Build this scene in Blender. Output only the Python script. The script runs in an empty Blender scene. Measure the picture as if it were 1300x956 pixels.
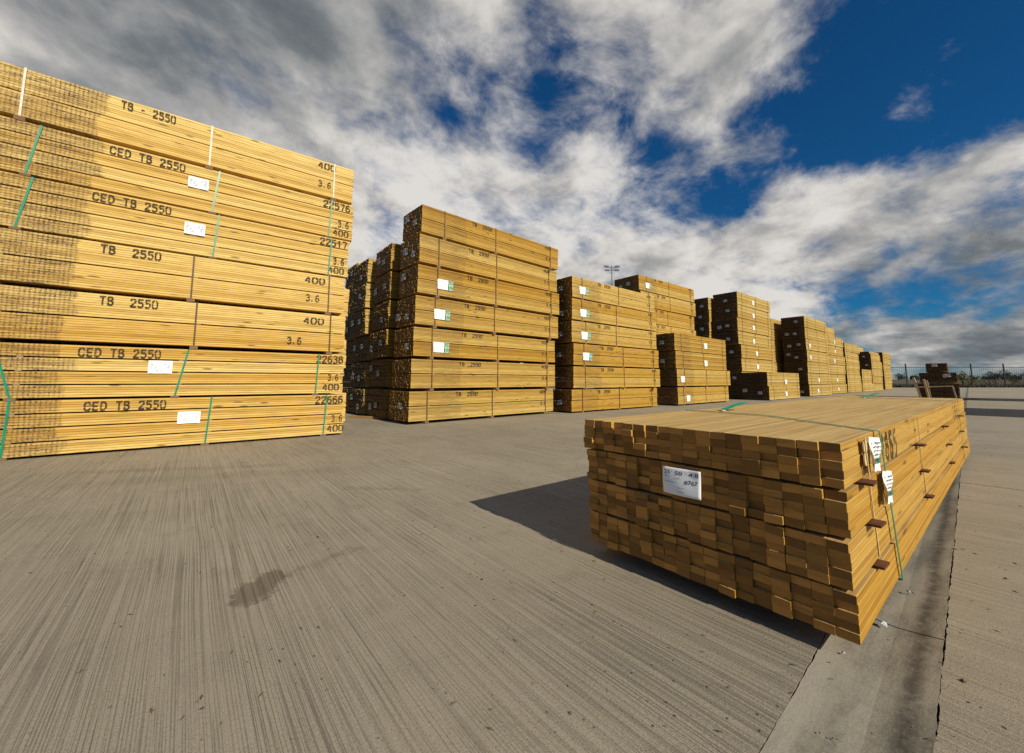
import bpy, math, random
from mathutils import Vector, Matrix
rnd = random.Random(7)
sc = bpy.context.scene
COL = sc.collection
R = math.radians

# ------------------------------------------------------------------ node helpers
class NT:
    def __init__(s, nt): s.nt = nt; s.nt.nodes.clear()
    def n(s, t, ins=None, **kw):
        nd = s.nt.nodes.new(t)
        for k, v in kw.items(): setattr(nd, k, v)
        for k, v in (ins or {}).items():
            if isinstance(v, bpy.types.NodeSocket): s.nt.links.new(v, nd.inputs[k])
            else: nd.inputs[k].default_value = v
        return nd
    def m(s, op, a, b=0.0, c=0.0, clamp=False):
        nd = s.n('ShaderNodeMath', {0: a, 1: b, 2: c}, operation=op); nd.use_clamp = clamp
        return nd.outputs[0]
    def vm(s, op, a, b=(0, 0, 0)):
        nd = s.n('ShaderNodeVectorMath', {0: a, 1: b}, operation=op)
        return nd.outputs['Value'] if op in ('DOT_PRODUCT', 'LENGTH', 'DISTANCE') else nd.outputs[0]
    def noise(s, vec, scale, detail=4, rough=.55, dist=0.0, dims='3D'):
        nd = s.n('ShaderNodeTexNoise', {'Scale': scale, 'Detail': detail, 'Roughness': rough, 'Distortion': dist}, noise_dimensions=dims)
        if dims == '1D': s.nt.links.new(vec, nd.inputs['W'])
        else: s.nt.links.new(vec, nd.inputs['Vector'])
        return nd.outputs[0]
    def ss(s, v, a, b, lo=0.0, hi=1.0):
        nd = s.n('ShaderNodeMapRange', {0: v, 1: a, 2: b, 3: lo, 4: hi}, interpolation_type='SMOOTHSTEP')
        return nd.outputs[0]
    def mr(s, v, a, b, lo, hi):
        return s.n('ShaderNodeMapRange', {0: v, 1: a, 2: b, 3: lo, 4: hi}).outputs[0]
    def mix(s, f, a, b, mode='MIX'):
        nd = s.n('ShaderNodeMix', {0: f}, data_type='RGBA', blend_type=mode)
        for i, v in ((6, a), (7, b)):
            if isinstance(v, bpy.types.NodeSocket): s.nt.links.new(v, nd.inputs[i])
            else: nd.inputs[i].default_value = (*v, 1)[:4]
        return nd.outputs[2]
    def ramp(s, v, stops):
        nd = s.n('ShaderNodeValToRGB', {0: v}); e = nd.color_ramp.elements
        while len(e) < len(stops): e.new(.5)
        for el, (p, c) in zip(e, stops): el.position = p; el.color = (*c, 1)
        return nd.outputs[0]
    def xyz(s, x=0.0, y=0.0, z=0.0): return s.n('ShaderNodeCombineXYZ', {0: x, 1: y, 2: z}).outputs[0]
    def sep(s, v): return s.n('ShaderNodeSeparateXYZ', {0: v}).outputs

def material(name):
    m = bpy.data.materials.new(name); m.use_nodes = True
    return m, NT(m.node_tree)
def finish(t, col, rough=.8, bump=None, bstr=.3, bdist=.002, spec=.3, alpha=None):
    ins = {'Base Color': col, 'Roughness': rough, 'Specular IOR Level': spec}
    if not isinstance(col, bpy.types.NodeSocket): ins['Base Color'] = (*col, 1)
    b = t.n('ShaderNodeBsdfPrincipled', ins)
    if bump is not None:
        bp = t.n('ShaderNodeBump', {'Height': bump, 'Strength': bstr, 'Distance': bdist})
        t.nt.links.new(bp.outputs[0], b.inputs['Normal'])
    out = t.n('ShaderNodeOutputMaterial')
    sh = b.outputs[0]
    if alpha is not None:
        tr = t.n('ShaderNodeBsdfTransparent')
        mx = t.n('ShaderNodeMixShader', {0: alpha, 1: tr.outputs[0], 2: sh}); sh = mx.outputs[0]
    t.nt.links.new(sh, out.inputs[0])
def plain(name, col, rough=.7, var=.25, scale=8, spec=.3):
    m, t = material(name)
    tc = t.n('ShaderNodeTexCoord').outputs['Object']
    f = t.noise(tc, scale, 5)
    c = t.mix(t.ss(f, .3, .7), tuple(v * (1 - var) for v in col), tuple(min(1, v * (1 + var)) for v in col))
    finish(t, c, rough, f, .2, .003, spec)
    return m

# ------------------------------------------------------------------ timber
def timber(name, pale, mid, deep, endc, band=0.0, endvar=.5, bandx=1.02, island=.5, top_pale=0.0):
    m, t = material(name)
    tcn = t.n('ShaderNodeTexCoord'); tc = tcn.outputs['Object']
    geo = t.n('ShaderNodeNewGeometry'); isl = geo.outputs['Random Per Island']
    orr = t.n('ShaderNodeObjectInfo').outputs['Random']
    seed = t.m('ADD', t.m('MULTIPLY', isl, 57.0), t.m('MULTIPLY', orr, 31.0))
    x, y, z = t.sep(tc)
    # long grain, each board with its own figure
    gv = t.xyz(t.m('ADD', t.m('MULTIPLY', x, 1.1), seed), t.m('MULTIPLY', y, 34.0), t.m('ADD', t.m('MULTIPLY', z, 60.0), seed))
    g1 = t.noise(gv, 1.0, 5, .62, 1.2)
    gv2 = t.xyz(t.m('ADD', t.m('MULTIPLY', x, 5.0), seed), t.m('MULTIPLY', y, 200.0), t.m('ADD', t.m('MULTIPLY', z, 240.0), seed))
    g2 = t.noise(gv2, 1.0, 3, .6)
    base = t.ramp(t.m('ADD', t.m('MULTIPLY', t.m('SUBTRACT', g1, .18), 1.0), t.m('MULTIPLY', isl, island)), [(.10 + .06 * island, deep), (.30 + .22 * island, mid), (.62 + .42 * island, pale)])
    base = t.mix(t.ss(g2, .40, .66), base, t.mix(.42, base, deep))
    # whole pack a little redder or paler than the next
    packt = t.n('ShaderNodeHueSaturation', {'Hue': t.mr(orr, 0, 1, .493, .506), 'Saturation': t.mr(orr, 0, 1, 1.05, .93), 'Value': t.mr(orr, 0, 1, .9, 1.07), 'Color': base}).outputs[0]
    # knots
    kv = t.xyz(t.m('ADD', t.m('MULTIPLY', x, 3.0), seed), t.m('MULTIPLY', y, 14.0), t.m('ADD', t.m('MULTIPLY', z, 16.0), seed))
    vo = t.n('ShaderNodeTexVoronoi', {'Vector': kv, 'Scale': 1.0, 'Randomness': 1.0})
    kn = t.ss(vo.outputs['Distance'], .20, .08)
    kn = t.m('MULTIPLY', kn, t.ss(t.sep(vo.outputs['Color'])[0], .34, .42))
    side = t.mix(t.m('MULTIPLY', kn, .75), packt, tuple(v * .4 for v in deep))
    # dull streaks of weather along the boards
    wv = t.xyz(t.m('ADD', t.m('MULTIPLY', x, .9), orr), y, t.m('MULTIPLY', z, 9.0))
    w = t.ss(t.noise(wv, 2.0, 5, .65), .52, .74)
    side = t.mix(t.m('MULTIPLY', w, .6), side, tuple(v * .62 for v in mid))
    if band > 0:      # mill marks: closely ruled dark ticks on the first metre of every pack
        edge = t.m('ADD', t.m('ADD', bandx - .06, t.m('MULTIPLY', orr, .12)), t.m('MULTIPLY', t.m('SUBTRACT', t.noise(t.xyz(z, orr, 0.0), 9.0, 2), .5), .14))
        bm = t.m('MULTIPLY', t.ss(x, edge, t.m('SUBTRACT', edge, .03)), t.ss(x, -.05, .16))
        tick = t.n('ShaderNodeTexWave', {'Vector': t.xyz(x, 0.0, z), 'Scale': 9.5, 'Distortion': 2.0, 'Detail': 2.0, 'Detail Scale': 3.0}).outputs[1]
        rowv = t.noise(t.xyz(t.m('MULTIPLY', x, 3.0), 0.0, t.m('ADD', t.m('MULTIPLY', z, 46.0), seed)), 1.0, 4, .7)
        tk = t.m('ADD', t.m('MULTIPLY', t.ss(tick, .45, .85), .35), t.m('MULTIPLY', t.ss(rowv, .42, .62), .65))
        spots = t.ss(t.noise(t.xyz(t.m('MULTIPLY', x, 60.0), 0.0, t.m('MULTIPLY', z, 120.0)), 1.0, 3, .6), .42, .6)
        tk = t.m('MULTIPLY', tk, t.m('ADD', .35, t.m('MULTIPLY', spots, .65)))
        side = t.mix(t.m('MULTIPLY', t.m('MULTIPLY', bm, band), t.m('MULTIPLY', t.m('ADD', .12, tk), t.mr(t.noise(t.xyz(x, y, z), 2.2, 3, .6), .35, .65, .55, 1.15)), clamp=True), side, (.10, .055, .03))
    if top_pale > 0:    # upward faces are mixed towards a paler wood tone
        side = t.mix(t.m('MULTIPLY', t.m('GREATER_THAN', t.sep(tcn.outputs['Normal'])[2], .7), top_pale), side, t.mix(t.ss(g1, .3, .7), (.42, .27, .1), (.6, .46, .23)))
    # sawn ends
    n = t.sep(tcn.outputs['Normal'])[0]
    isend = t.m('GREATER_THAN', t.m('ABSOLUTE', n), .7)
    fy = t.m('MULTIPLY', t.m('FRACT', t.m('DIVIDE', y, .0497)), .0497); fz = t.m('MULTIPLY', t.m('FRACT', t.m('DIVIDE', z, .0242)), .0242)
    cy_ = t.m('ADD', fy, t.m('SUBTRACT', t.m('MULTIPLY', isl, .09), .07)); cz_ = t.m('ADD', fz, t.m('SUBTRACT', t.m('MULTIPLY', t.m('FRACT', t.m('MULTIPLY', isl, 17.3)), .13), .077))
    ring = t.n('ShaderNodeTexWave', {'Vector': t.xyz(0.0, cy_, cz_), 'Scale': 62.0, 'Distortion': .8, 'Detail': 2.0, 'Detail Scale': 2.0}, wave_type='RINGS').outputs[1]
    ev = t.noise(t.xyz(seed, t.m('MULTIPLY', y, 5.0), t.m('MULTIPLY', z, 40.0)), 1.0, 4, .6)
    e = t.mix(isl, tuple(v * (1 - endvar) for v in endc), tuple(v * (1 + endvar) for v in endc))
    e = t.mix(t.m('MULTIPLY', ring, .4), e, tuple(v * .55 for v in endc))
    e = t.mix(t.ss(ev, .45, .75, 0, .55), e, tuple(v * .4 for v in endc))
    col = t.mix(isend, side, e)
    finish(t, col, .72, t.m('ADD', g1, t.m('MULTIPLY', g2, .5)), .3, .0012, .25)
    return m
T_PALE = timber('pine_pale', (.75, .505, .145), (.58, .35, .07), (.24, .115, .02), (.2, .11, .04), band=1.15, island=1.0)
T_GOLD = timber('pine_gold', (.58, .37, .08), (.43, .25, .04), (.20, .098, .016), (.20, .10, .03), band=.6, island=.9)
T_FAR = timber('pine_far', (.62, .44, .13), (.48, .31, .075), (.25, .14, .03), (.085, .045, .02), band=.12, island=.6)
T_NEAR = timber('pine_near', (.52, .31, .055), (.44, .24, .032), (.27, .13, .018), (.44, .20, .043), endvar=.55, island=.42, top_pale=.55)
T_BEAR = timber('bearer_wood', (.42, .27, .11), (.34, .2, .08), (.2, .11, .045), (.20, .11, .05))
T_RAW = timber('raw_batten', (.80, .66, .44), (.74, .58, .36), (.55, .40, .22), (.6, .45, .27))
M_STICK = plain('sticker_wood', (.10, .035, .014), .8, .3, 30)
M_GREEN = plain('strap_green', (.0, .22, .115), .35, .15, 20, .5)
M_WHITE = plain('strap_white', (.62, .58, .5), .5, .15, 20)
M_TAN = plain('strap_tan', (.62, .44, .2), .5, .1, 20)
M_DARK = plain('strap_dark', (.10, .05, .025), .5, .2, 20)
M_PAPER = plain('label_paper', (.86, .86, .86), .6, .04, 6)
M_OLDPAPER = plain('old_paper', (.55, .54, .52), .7, .12, 9)
M_PRINT = plain('label_print_ink', (.03, .03, .035), .6, .1)
M_GREY = plain('faint_print_ink', (.2, .2, .22), .6, .1)
M_FAINT = plain('pale_print_ink', (.62, .62, .66), .6, .1)
M_RED = plain('red_print_ink', (.45, .05, .04), .6, .1)
M_GPRINT = plain('green_print_ink', (.03, .2, .09), .6, .1)
M_GSHEET = plain('printed_green_sheet', (.24, .38, .26), .6, .7, 26)
M_PATCH = plain('stain_disc', (.62, .48, .25), .7, .12, 40)
M_STEEL = plain('galvanised_steel', (.10, .11, .12), .5, .2, 3, .5)
M_FENCE = plain('fence_paint', (.010, .014, .016), .5, .2, 3, .4)
m, t = material('stencil_ink')
tc = t.n('ShaderNodeTexCoord').outputs['Object']
a_ = t.ss(t.noise(tc, 45, 4, .6), .36, .5); b_ = t.ss(t.noise(t.vm('MULTIPLY', tc, (1, 1, 1)), 6, 3, .6), .3, .5, .55, .95)
finish(t, (.05, .033, .02), .8, alpha=t.m('MULTIPLY', a_, b_)); M_INK = m

# ------------------------------------------------------------------ mesh helpers
class MB:
    def __init__(s): s.v = []; s.f = []
    def quadbox(s, p):           # 8 corners
        b = len(s.v); s.v += [tuple(q) for q in p]
        s.f += [tuple(b + i for i in q) for q in ((0, 3, 2, 1), (4, 5, 6, 7), (0, 1, 5, 4), (1, 2, 6, 5), (2, 3, 7, 6), (3, 0, 4, 7))]
        return s
    def box(s, x0, y0, z0, x1, y1, z1):
        return s.quadbox([(x0, y0, z0), (x1, y0, z0), (x1, y1, z0), (x0, y1, z0), (x0, y0, z1), (x1, y0, z1), (x1, y1, z1), (x0, y1, z1)])
    def bar(s, a, b, w, d=None, up=(0, 0, 1)):   # square bar from a to b
        a, b = Vector(a), Vector(b); d = d or w
        ax = (b - a).normalized(); u = Vector(up)
        if abs(ax.dot(u)) > .95: u = Vector((1, 0, 0))
        p = ax.cross(u).normalized() * w / 2; q = p.cross(ax).normalized() * d / 2
        return s.quadbox([a - p - q, a + p - q, a + p + q, a - p + q, b - p - q, b + p - q, b + p + q, b - p + q])
    def tube(s, pts, rs, n=8, cap=True):
        base = len(s.v); k = len(pts)
        for i, p in enumerate(pts):
            p = Vector(p); a = Vector(pts[max(0, i - 1)]); b = Vector(pts[min(k - 1, i + 1)])
            ax = (b - a).normalized(); u = Vector((0, 0, 1)) if abs(ax.z) < .9 else Vector((1, 0, 0))
            e1 = ax.cross(u).normalized(); e2 = ax.cross(e1)
            for j in range(n):
                th = 2 * math.pi * j / n; s.v.append(tuple(p + (e1 * math.cos(th) + e2 * math.sin(th)) * rs[i]))
        for i in range(k - 1):
            for j in range(n):
                s.f.append((base + i * n + j, base + i * n + (j + 1) % n, base + (i + 1) * n + (j + 1) % n, base + (i + 1) * n + j))
        if cap:
            s.f.append(tuple(base + j for j in range(n))); s.f.append(tuple(base + (k - 1) * n + j for j in reversed(range(n))))
        return s
    def mesh(s, name, mat):
        me = bpy.data.meshes.new(name); me.from_pydata(s.v, [], s.f); me.materials.append(mat); me.update()
        return me
def link(name, data, parent=None, loc=(0, 0, 0), rz=0.0):
    o = bpy.data.objects.new(name, data); COL.objects.link(o)
    o.location = loc; o.rotation_euler = (0, 0, rz)
    if parent: o.parent = parent
    return o
def tag(o, label=None, cat=None, group=None, kind=None):
    if label: o['label'] = label
    if cat: o['category'] = cat
    if group: o['group'] = group
    if kind: o['kind'] = kind
    return o
# own block stencil alphabet: heavy strokes with bridges
GL_ = {'0': [[(.24, 1), (.1, .94), (.03, .8), (.03, .2), (.1, .06), (.24, 0)], [(.4, 1), (.54, .94), (.61, .8), (.61, .2), (.54, .06), (.4, 0)]],
 '1': [[(.16, .82), (.34, .98), (.34, 0)]],
 '2': [[(.04, .78), (.12, .95), (.27, 1)], [(.38, 1), (.56, .93), (.6, .74), (.5, .55), (.1, .12), (.04, 0), (.62, 0)]],
 '3': [[(.04, .9), (.2, 1), (.42, 1), (.58, .88), (.57, .66), (.4, .54), (.25, .53)], [(.42, .5), (.6, .38), (.6, .14), (.42, 0), (.2, 0), (.04, .1)]],
 '4': [[(.42, 1), (.03, .32), (.36, .32)], [(.48, .8), (.48, 0)]],
 '5': [[(.58, 1), (.1, 1), (.07, .62)], [(.1, .56), (.38, .62), (.58, .48), (.6, .2), (.44, .02), (.2, 0), (.03, .1)]],
 '6': [[(.54, .96), (.32, 1), (.12, .86), (.04, .6), (.04, .2), (.14, .04), (.27, 0)], [(.14, .5), (.4, .57), (.6, .42), (.6, .16), (.5, .04), (.38, 0)]],
 '7': [[(.03, 1), (.6, 1), (.28, 0)]],
 '8': [[(.26, 1), (.08, .9), (.08, .64), (.24, .54), (.04, .38), (.04, .12), (.26, 0)], [(.38, 1), (.56, .9), (.56, .64), (.4, .54), (.6, .38), (.6, .12), (.38, 0)]],
 'C': [[(.26, 1), (.08, .88), (.03, .7), (.03, .3), (.08, .12), (.26, 0)], [(.38, 1), (.56, .92), (.6, .74)], [(.38, 0), (.56, .08), (.6, .26)]],
 'E': [[(.06, 1), (.06, 0)], [(.17, .98), (.58, .98)], [(.17, .5), (.5, .5)], [(.17, .02), (.58, .02)]],
 'D': [[(.06, 1), (.06, 0)], [(.17, 1), (.44, .96), (.6, .74), (.6, .26), (.44, .04), (.17, 0)]],
 'T': [[(.0, .98), (.64, .98)], [(.32, .86), (.32, 0)]],
 'B': [[(.06, 1), (.06, 0)], [(.17, 1), (.46, .97), (.56, .78), (.46, .56), (.17, .53)], [(.4, .5), (.58, .38), (.6, .16), (.46, 0), (.17, 0)]],
 '-': [[(.1, .48), (.5, .48)]], '.': [[(.22, .0), (.22, .12)]], ' ': []}
def stencil_mesh(s, w, h):
    key = ('st', s, w, h)
    if key in _txt: return _txt[key]
    adv = .86; n = len(s); tot = adv * n - .22; mb = MB(); st = .105; sx = w / tot
    for i, ch in enumerate(s):
        ox = i * adv
        for pl in GL_[ch]:
            for k in range(len(pl) - 1):
                (x0, y0), (x1, y1) = pl[k], pl[k + 1]
                dx, dy = x1 - x0, y1 - y0; l = math.hypot(dx, dy); nx, ny = -dy / l * st, dx / l * st
                ex, ey = (dx / l * st * .45, dy / l * st * .45)
                q = [(x0 - ex + nx, y0 - ey + ny), (x0 - ex - nx, y0 - ey - ny), (x1 + ex - nx, y1 + ey - ny), (x1 + ex + nx, y1 + ey + ny)]
                b = len(mb.v); e = -.0001 * (len(mb.f) % 3)
                mb.v += [((ox + a) * sx, e, c * h) for a, c in q]; mb.f.append((b, b + 1, b + 2, b + 3))
    me = mb.mesh('stencil_lettering', M_INK); _txt[key] = me
    return me
_txt = {}
def text_mesh(s, w, h, mat, face='front', off=.012, space=1.0):
    """lettering as a thin real mesh, w x h metres, lower-left at origin; front = faces -Y, end = faces -X"""
    key = (s, w, h, mat.name, face)
    if key in _txt: return _txt[key]
    cu = bpy.data.curves.new('lettering', 'FONT'); cu.body = s; cu.size = 1; cu.offset = off; cu.space_character = space
    ob = bpy.data.objects.new('tmp', cu); COL.objects.link(ob)
    dg = bpy.context.evaluated_depsgraph_get()
    me = bpy.data.meshes.new_from_object(ob.evaluated_get(dg)); bpy.data.objects.remove(ob)
    xs = [v.co.x for v in me.vertices]; ys = [v.co.y for v in me.vertices]
    x0, x1, y0, y1 = min(xs), max(xs), min(ys), max(ys)
    for v in me.vertices:
        a = (v.co.x - x0) / (x1 - x0) * w; b = (v.co.y - y0) / (y1 - y0) * h
        v.co = (a, 0, b) if face == 'front' else ((0, -a, b) if face == 'end' else (a, b, 0))
    me.materials.clear(); me.materials.append(mat); me.name = 'lettering'
    _txt[key] = me
    return me

# ------------------------------------------------------------------ timber packs
_lay = {}
def layer_mesh(rows, cols, L, mat, var, end_j, side_j, bw=.0515, th=.0243):
    key = (rows, cols, L, mat.name, var, end_j)
    if key in _lay: return _lay[key]
    r = random.Random(hash((rows, cols, var)) & 0xffff); mb = MB()
    for i in range(rows):
        for j in range(cols):
            a = r.gauss(0, end_j); b = r.gauss(0, end_j)
            y0 = j * bw + .0006; y1 = (j + 1) * bw - .0006; 
            if j == 0: y0 += r.uniform(0, side_j)
            if j == cols - 1: y1 -= r.uniform(0, side_j)
            s = r.uniform(-.0006, .0006)
            mb.box(a, y0 + s, i * th + .0015, L + b, y1 + s, (i + 1) * th - .0015)
    me = mb.mesh('board_layer', mat); _lay[key] = me
    return me
_misc = {}
def loop_mesh(W, H, mat, wd=.017, front=True):
    key = ('loop', round(W, 3), round(H, 3), mat.name, wd)
    if key not in _misc:
        t = .002; a = wd / 2; mb = MB()
        mb.box(-a, -t - .001, 0, a, -.001, H + t); mb.box(-a, W + .001, 0, a, W + t + .001, H + t)
        mb.box(-a, -.001, H, a, W + .001, H + t)
        mb.box(-a, -.001, -t, a, W + .001, 0)
        _misc[key] = mb.mesh('strap', mat)
    return _misc[key]
def bearer_mesh(W, h):
    key = ('bearer', round(W, 3), round(h, 3))
    if key not in _misc:
        mb = MB(); mb.box(-.006, -.0375, 0, W + .012, .0375, h)
        me = mb.mesh('bearer', T_BEAR)
        for v in me.vertices: x, y, z = v.co; v.co = (x, y, z)
        _misc[key] = me
    return _misc[key]
def sheet_mesh(w, h, mat, face, curl=.009, nm='paper_label'):
    key = (nm, w, h, mat.name, face, curl)
    if key not in _misc:
        n = 6; v = []; f = []
        for k in range(2):
            for i in range(n + 1):
                for j in range(n + 1):
                    a = w * i / n; b = h * j / n
                    d = curl * (1 + math.sin(i * 1.7 + j * .9)) * .5 * (1 if 0 < i < n or j else 1.6) + .0015 - k * .0006
                    v.append((a, -d, b) if face == 'front' else (-d, -a, b))
        N = (n + 1) ** 2
        for i in range(n):
            for j in range(n):
                q = (i * (n + 1) + j, (i + 1) * (n + 1) + j, (i + 1) * (n + 1) + j + 1, i * (n + 1) + j + 1)
                f.append(q); f.append(tuple(N + t for t in reversed(q)))
        me = bpy.data.meshes.new(nm); me.from_pydata(v, [], f); me.materials.append(mat); me.update(); _misc[key] = me
    return _misc[key]
def print_mesh(w, h, face, seed, mat, rows=6):
    """blocks of small unreadable print"""
    key = ('print', w, h, face, seed, mat.name)
    if key not in _misc:
        r = random.Random(seed); mb = MB()
        for i in range(rows):
            z = h * (.82 - .7 * i / rows); x = w * .08
            while x < w * .86:
                l = r.uniform(.05, .14) * w
                a, b = x, min(x + l, w * .92)
                if face == 'front': mb.box(a, -.0112, z, b, -.0106, z + h * .045)
                else: mb.box(-.0072, -b, z, -.0066, -a, z + h * .07)
                x += l + r.uniform(.02, .12) * w
        _misc[key] = mb.mesh('small_print', mat)
    return _misc[key]

ORD = {1: 'bottom', 2: 'second', 3: 'third', 4: 'fourth', 5: 'fifth', 6: 'sixth', 7: 'seventh', 8: 'eighth'}
def pack(x, y, z, yaw, label, group, nlay=2, rows=10, cols=19, L=3.6, P=.555, mat=None, straps=None, strap_mats=None,
         stencil=None, front_label=None, end_labels=None, var=0, slant=(0, 0, 0), end_j=.004, bearers=None, sx=None, right_marks=None, W=None):
    root = link('timber_pack', None, None, (x, y, z), yaw); root.empty_display_size = .2
    tag(root, label, 'timber pack', group)
    W = cols * .0515
    nb = nlay * rows * .0243; gap = .012 if nlay > 2 else .013
    H = nb + gap * (nlay - 1); bh = max(.025, P - H)
    for k in range(nlay):
        me = layer_mesh(rows, cols, L, mat, (var + k) % 5, end_j, .006)
        link('board_layer', me, root, (rnd.uniform(-.008, .008), rnd.uniform(-.004, .004), bh + k * (rows * .0243 + gap)))
    straps = straps or (.5, L * .5, L - .35)
    # thin laths that keep the layers apart: one lath per strap and gap
    for i, s in enumerate(bearers or straps):
        link('bearer', bearer_mesh(W, bh - .002), root, (s, 0, 0.001), R(90)).location.x += .0
    for i, s in enumerate(straps):
        sm = (strap_mats or (M_DARK, M_DARK, M_DARK))[i]
        if sm is not None:
            link('strap', loop_mesh(W + .008, H + .004, sm), root, (s, -.004, bh - .001)).rotation_euler = (0, slant[i], 0)
    for k in range(1, nlay):
        zz = bh + k * (rows * .0243 + gap) - gap
        mb_key = ('lath', round(W, 3), gap)
        if mb_key not in _misc:
            mb = MB(); mb.box(-.02, .0, .0008, .02, W, gap - .0012)
            _misc[mb_key] = mb.mesh('spacer_lath', T_BEAR)
        for s in straps: link('spacer_lath', _misc[mb_key], root, (s + .03, 0, zz))
    top = bh + H
    if stencil:
        for s, tx, tz, tw, th_ in stencil:
            per = (tw + .22 * tw / (.86 * len(s) - .22)) / len(s); pos = 0
            for wd in s.split(' '):          # each word is a mark of its own
                if wd: link('stencil_lettering', stencil_mesh(wd, round(per * len(wd) - per * .256, 4), th_ * 1.1), root, (tx + pos * per, -.0052, tz))
                pos += len(wd) + 1
    if front_label:
        for (lx, lz, w, h, mt) in front_label:
            lb = link('paper_label', sheet_mesh(w, h, mt, 'front'), root, (lx, -.006, lz))
            if mt is M_PAPER or mt is M_OLDPAPER: link('small_print', print_mesh(w, h, 'front', 3, M_FAINT), lb)
    if end_labels:
        for (ly, lz, w, h) in end_labels:
            lb = link('paper_label', sheet_mesh(w, h, M_OLDPAPER, 'end', .008), root, (-.022, ly, lz))
            lb.rotation_euler = (R(rnd.uniform(-12, 12)), 0, 0)
            link('small_print', print_mesh(w, h, 'end', 5, M_GREY), lb, (-.004, 0, 0))
    return root
def stack(x, y, n, desc, group, yaw=0.0, P=.555, mat=None, nlay=(2,), ends=True, fl=None, tx=True, shift=.035, skew=.8, seed=1, text='TB  2550', smats=None, L=3.6, lab_prob=.8, xs=None, yaws=None, cols=19, **kw):
    r = random.Random(seed); out = []
    for i in range(n):
        nl = nlay[i % len(nlay)]; rows = 20 // nl
        dx = xs[i] if xs else r.uniform(-shift, shift) * 1.5; ya = yaw + R(yaws[i] if yaws else r.uniform(-skew, skew))
        H = P
        sten = []
        if tx:
            sten = [(text, .95 + dx, P - .095, .50, .062), ('400', 3.2, P - .09, .2, .055), ('3.6', 3.22, P - .34, .16, .055)]
        el = []
        if ends:
            W = cols * .0515
            if r.random() < lab_prob: el.append((r.uniform(.35, .55) * W, r.uniform(.14, .3), .15, .1))
            if r.random() < lab_prob * .8: el.append((r.uniform(.78, .98) * W, r.uniform(.12, .36), .17, .12))
        f = None
        if fl and fl[i % len(fl)]:
            lx, kind = fl[i % len(fl)]
            lx += r.uniform(-.05, .05); lz = P - .4 + r.uniform(-.03, .02)
            f = [(lx, lz, .22, .18, M_PAPER)]
            if kind: f.append((lx + .23, lz - .005, .1, .19, M_GSHEET))
        pos = 'top' if i == n - 1 else ORD[i + 1] + ('' if i == 0 else ' from bottom')
        lab = f'{pos} timber pack of {desc}' if n > 1 else desc
        c, s_ = math.cos(yaw), math.sin(yaw)
        out.append(pack(x + dx * c, y + dx * s_ + r.uniform(-.01, .01), i * P, ya, lab, group, nl, rows, cols, L, P, mat or T_FAR, strap_mats=smats,
                        stencil=sten, front_label=f, end_labels=el, var=r.randrange(5), straps=(.42 + r.uniform(-.08, .08), L * .5 + r.uniform(-.12, .12), L - .28), **kw))
    return out

# --- the big stack at the left edge: seven packs -------------------------------------------------
GL = 'packs of the big pale stack at the left edge'
LX, LY, LYAW = -1.95, 5.875, R(-1.25)
c0, s0 = math.cos(LYAW), math.sin(LYAW)
def lp(i, P0, nl, dx, straps, mats, sten, fl, label, slant=(0, 0, 0)):
    L = 3.62
    return pack(LX + dx * c0, LY + dx * s0, P0, LYAW, label, GL, nl, 20 // nl, 19, L, .545, T_PALE, straps=straps, strap_mats=mats, stencil=sten, front_label=fl, var=i, end_j=.006, slant=slant)
G, Wt, Dk = M_GREEN, M_WHITE, M_DARK
zt = .545 - .108
def ced(x, s, right): return [(s, x, zt, .62 if 'CED' in s else .44, .075)] + right
lp(0, 0.0, 4, 0, (.63, 2.12, 3.37), (G, G, G), ced(1.13, 'CED TB 2550', [('22666', 3.26, zt, .34, .08), ('3.6', 3.47, zt - .25, .13, .07), ('400', 3.42, zt - .38, .2, .07)]), [(1.86, .26, .2, .13, M_PAPER)],
   'bottom pack of left stack, green straps, stencilled CED TB 2550 and 22666', (.02, .06, .05))
lp(1, .545, 4, -.02, (.66, 1.84, 3.27), (G, G, G), ced(1.07, 'CED TB 2550', [('22638', 3.27, zt, .33, .08), ('3.6', 3.42, zt - .24, .13, .07), ('400', 3.36, zt - .37, .2, .07)]), [(1.6, .27, .2, .14, M_PAPER)],
   'second pack up the left stack, stencilled 22638, white paper by its middle green strap', (-.26, .17, .05))
lp(2, 1.09, 2, -.03, (.5, 1.98, 3.43), (Dk, Dk, Dk), [('TB  2550', 1.19, zt, .45, .075), ('400', 3.1, zt - .03, .24, .07), ('3.6', 2.92, zt - .31, .16, .075)], None,
   'third pack up the left stack, two layers, dark straps, sticks out least')
lp(3, 1.635, 2, -.06, (.5, 1.95, 3.42), (Dk, Dk, Dk), [('TB  2550', 1.19, zt, .47, .075), ('400', 3.12, zt - .02, .24, .07), ('3.6', 3.14, zt - .27, .16, .075)], None,
   'middle pack of the left stack, two layers under a green strapped pack')
lp(4, 2.18, 4, -.02, (.56, 2.08, 3.36), (G, G, G), ced(1.05, 'CED TB 2550', [('22517', 3.24, zt, .35, .08), ('3.6', 3.42, zt - .25, .14, .075), ('400', 3.36, zt - .38, .2, .07)]), [(1.80, .25, .19, .14, M_PAPER)],
   'fifth pack up the left stack, stencilled 22517, white paper beside green strap', (.14, .06, .05))
lp(5, 2.725, 4, .02, (.54, 2.0, 3.3), (G, G, G), ced(1.10, 'CED TB 2550', [('22576', 3.22, zt, .35, .08), ('3.6', 3.42, zt - .25, .14, .075), ('400', 3.36, zt - .38, .2, .07)]), [(1.76, .27, .19, .13, M_PAPER)],
   'second pack from the top of the left stack, stencilled 22576, crossed green straps', (.13, .09, .05))
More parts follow.
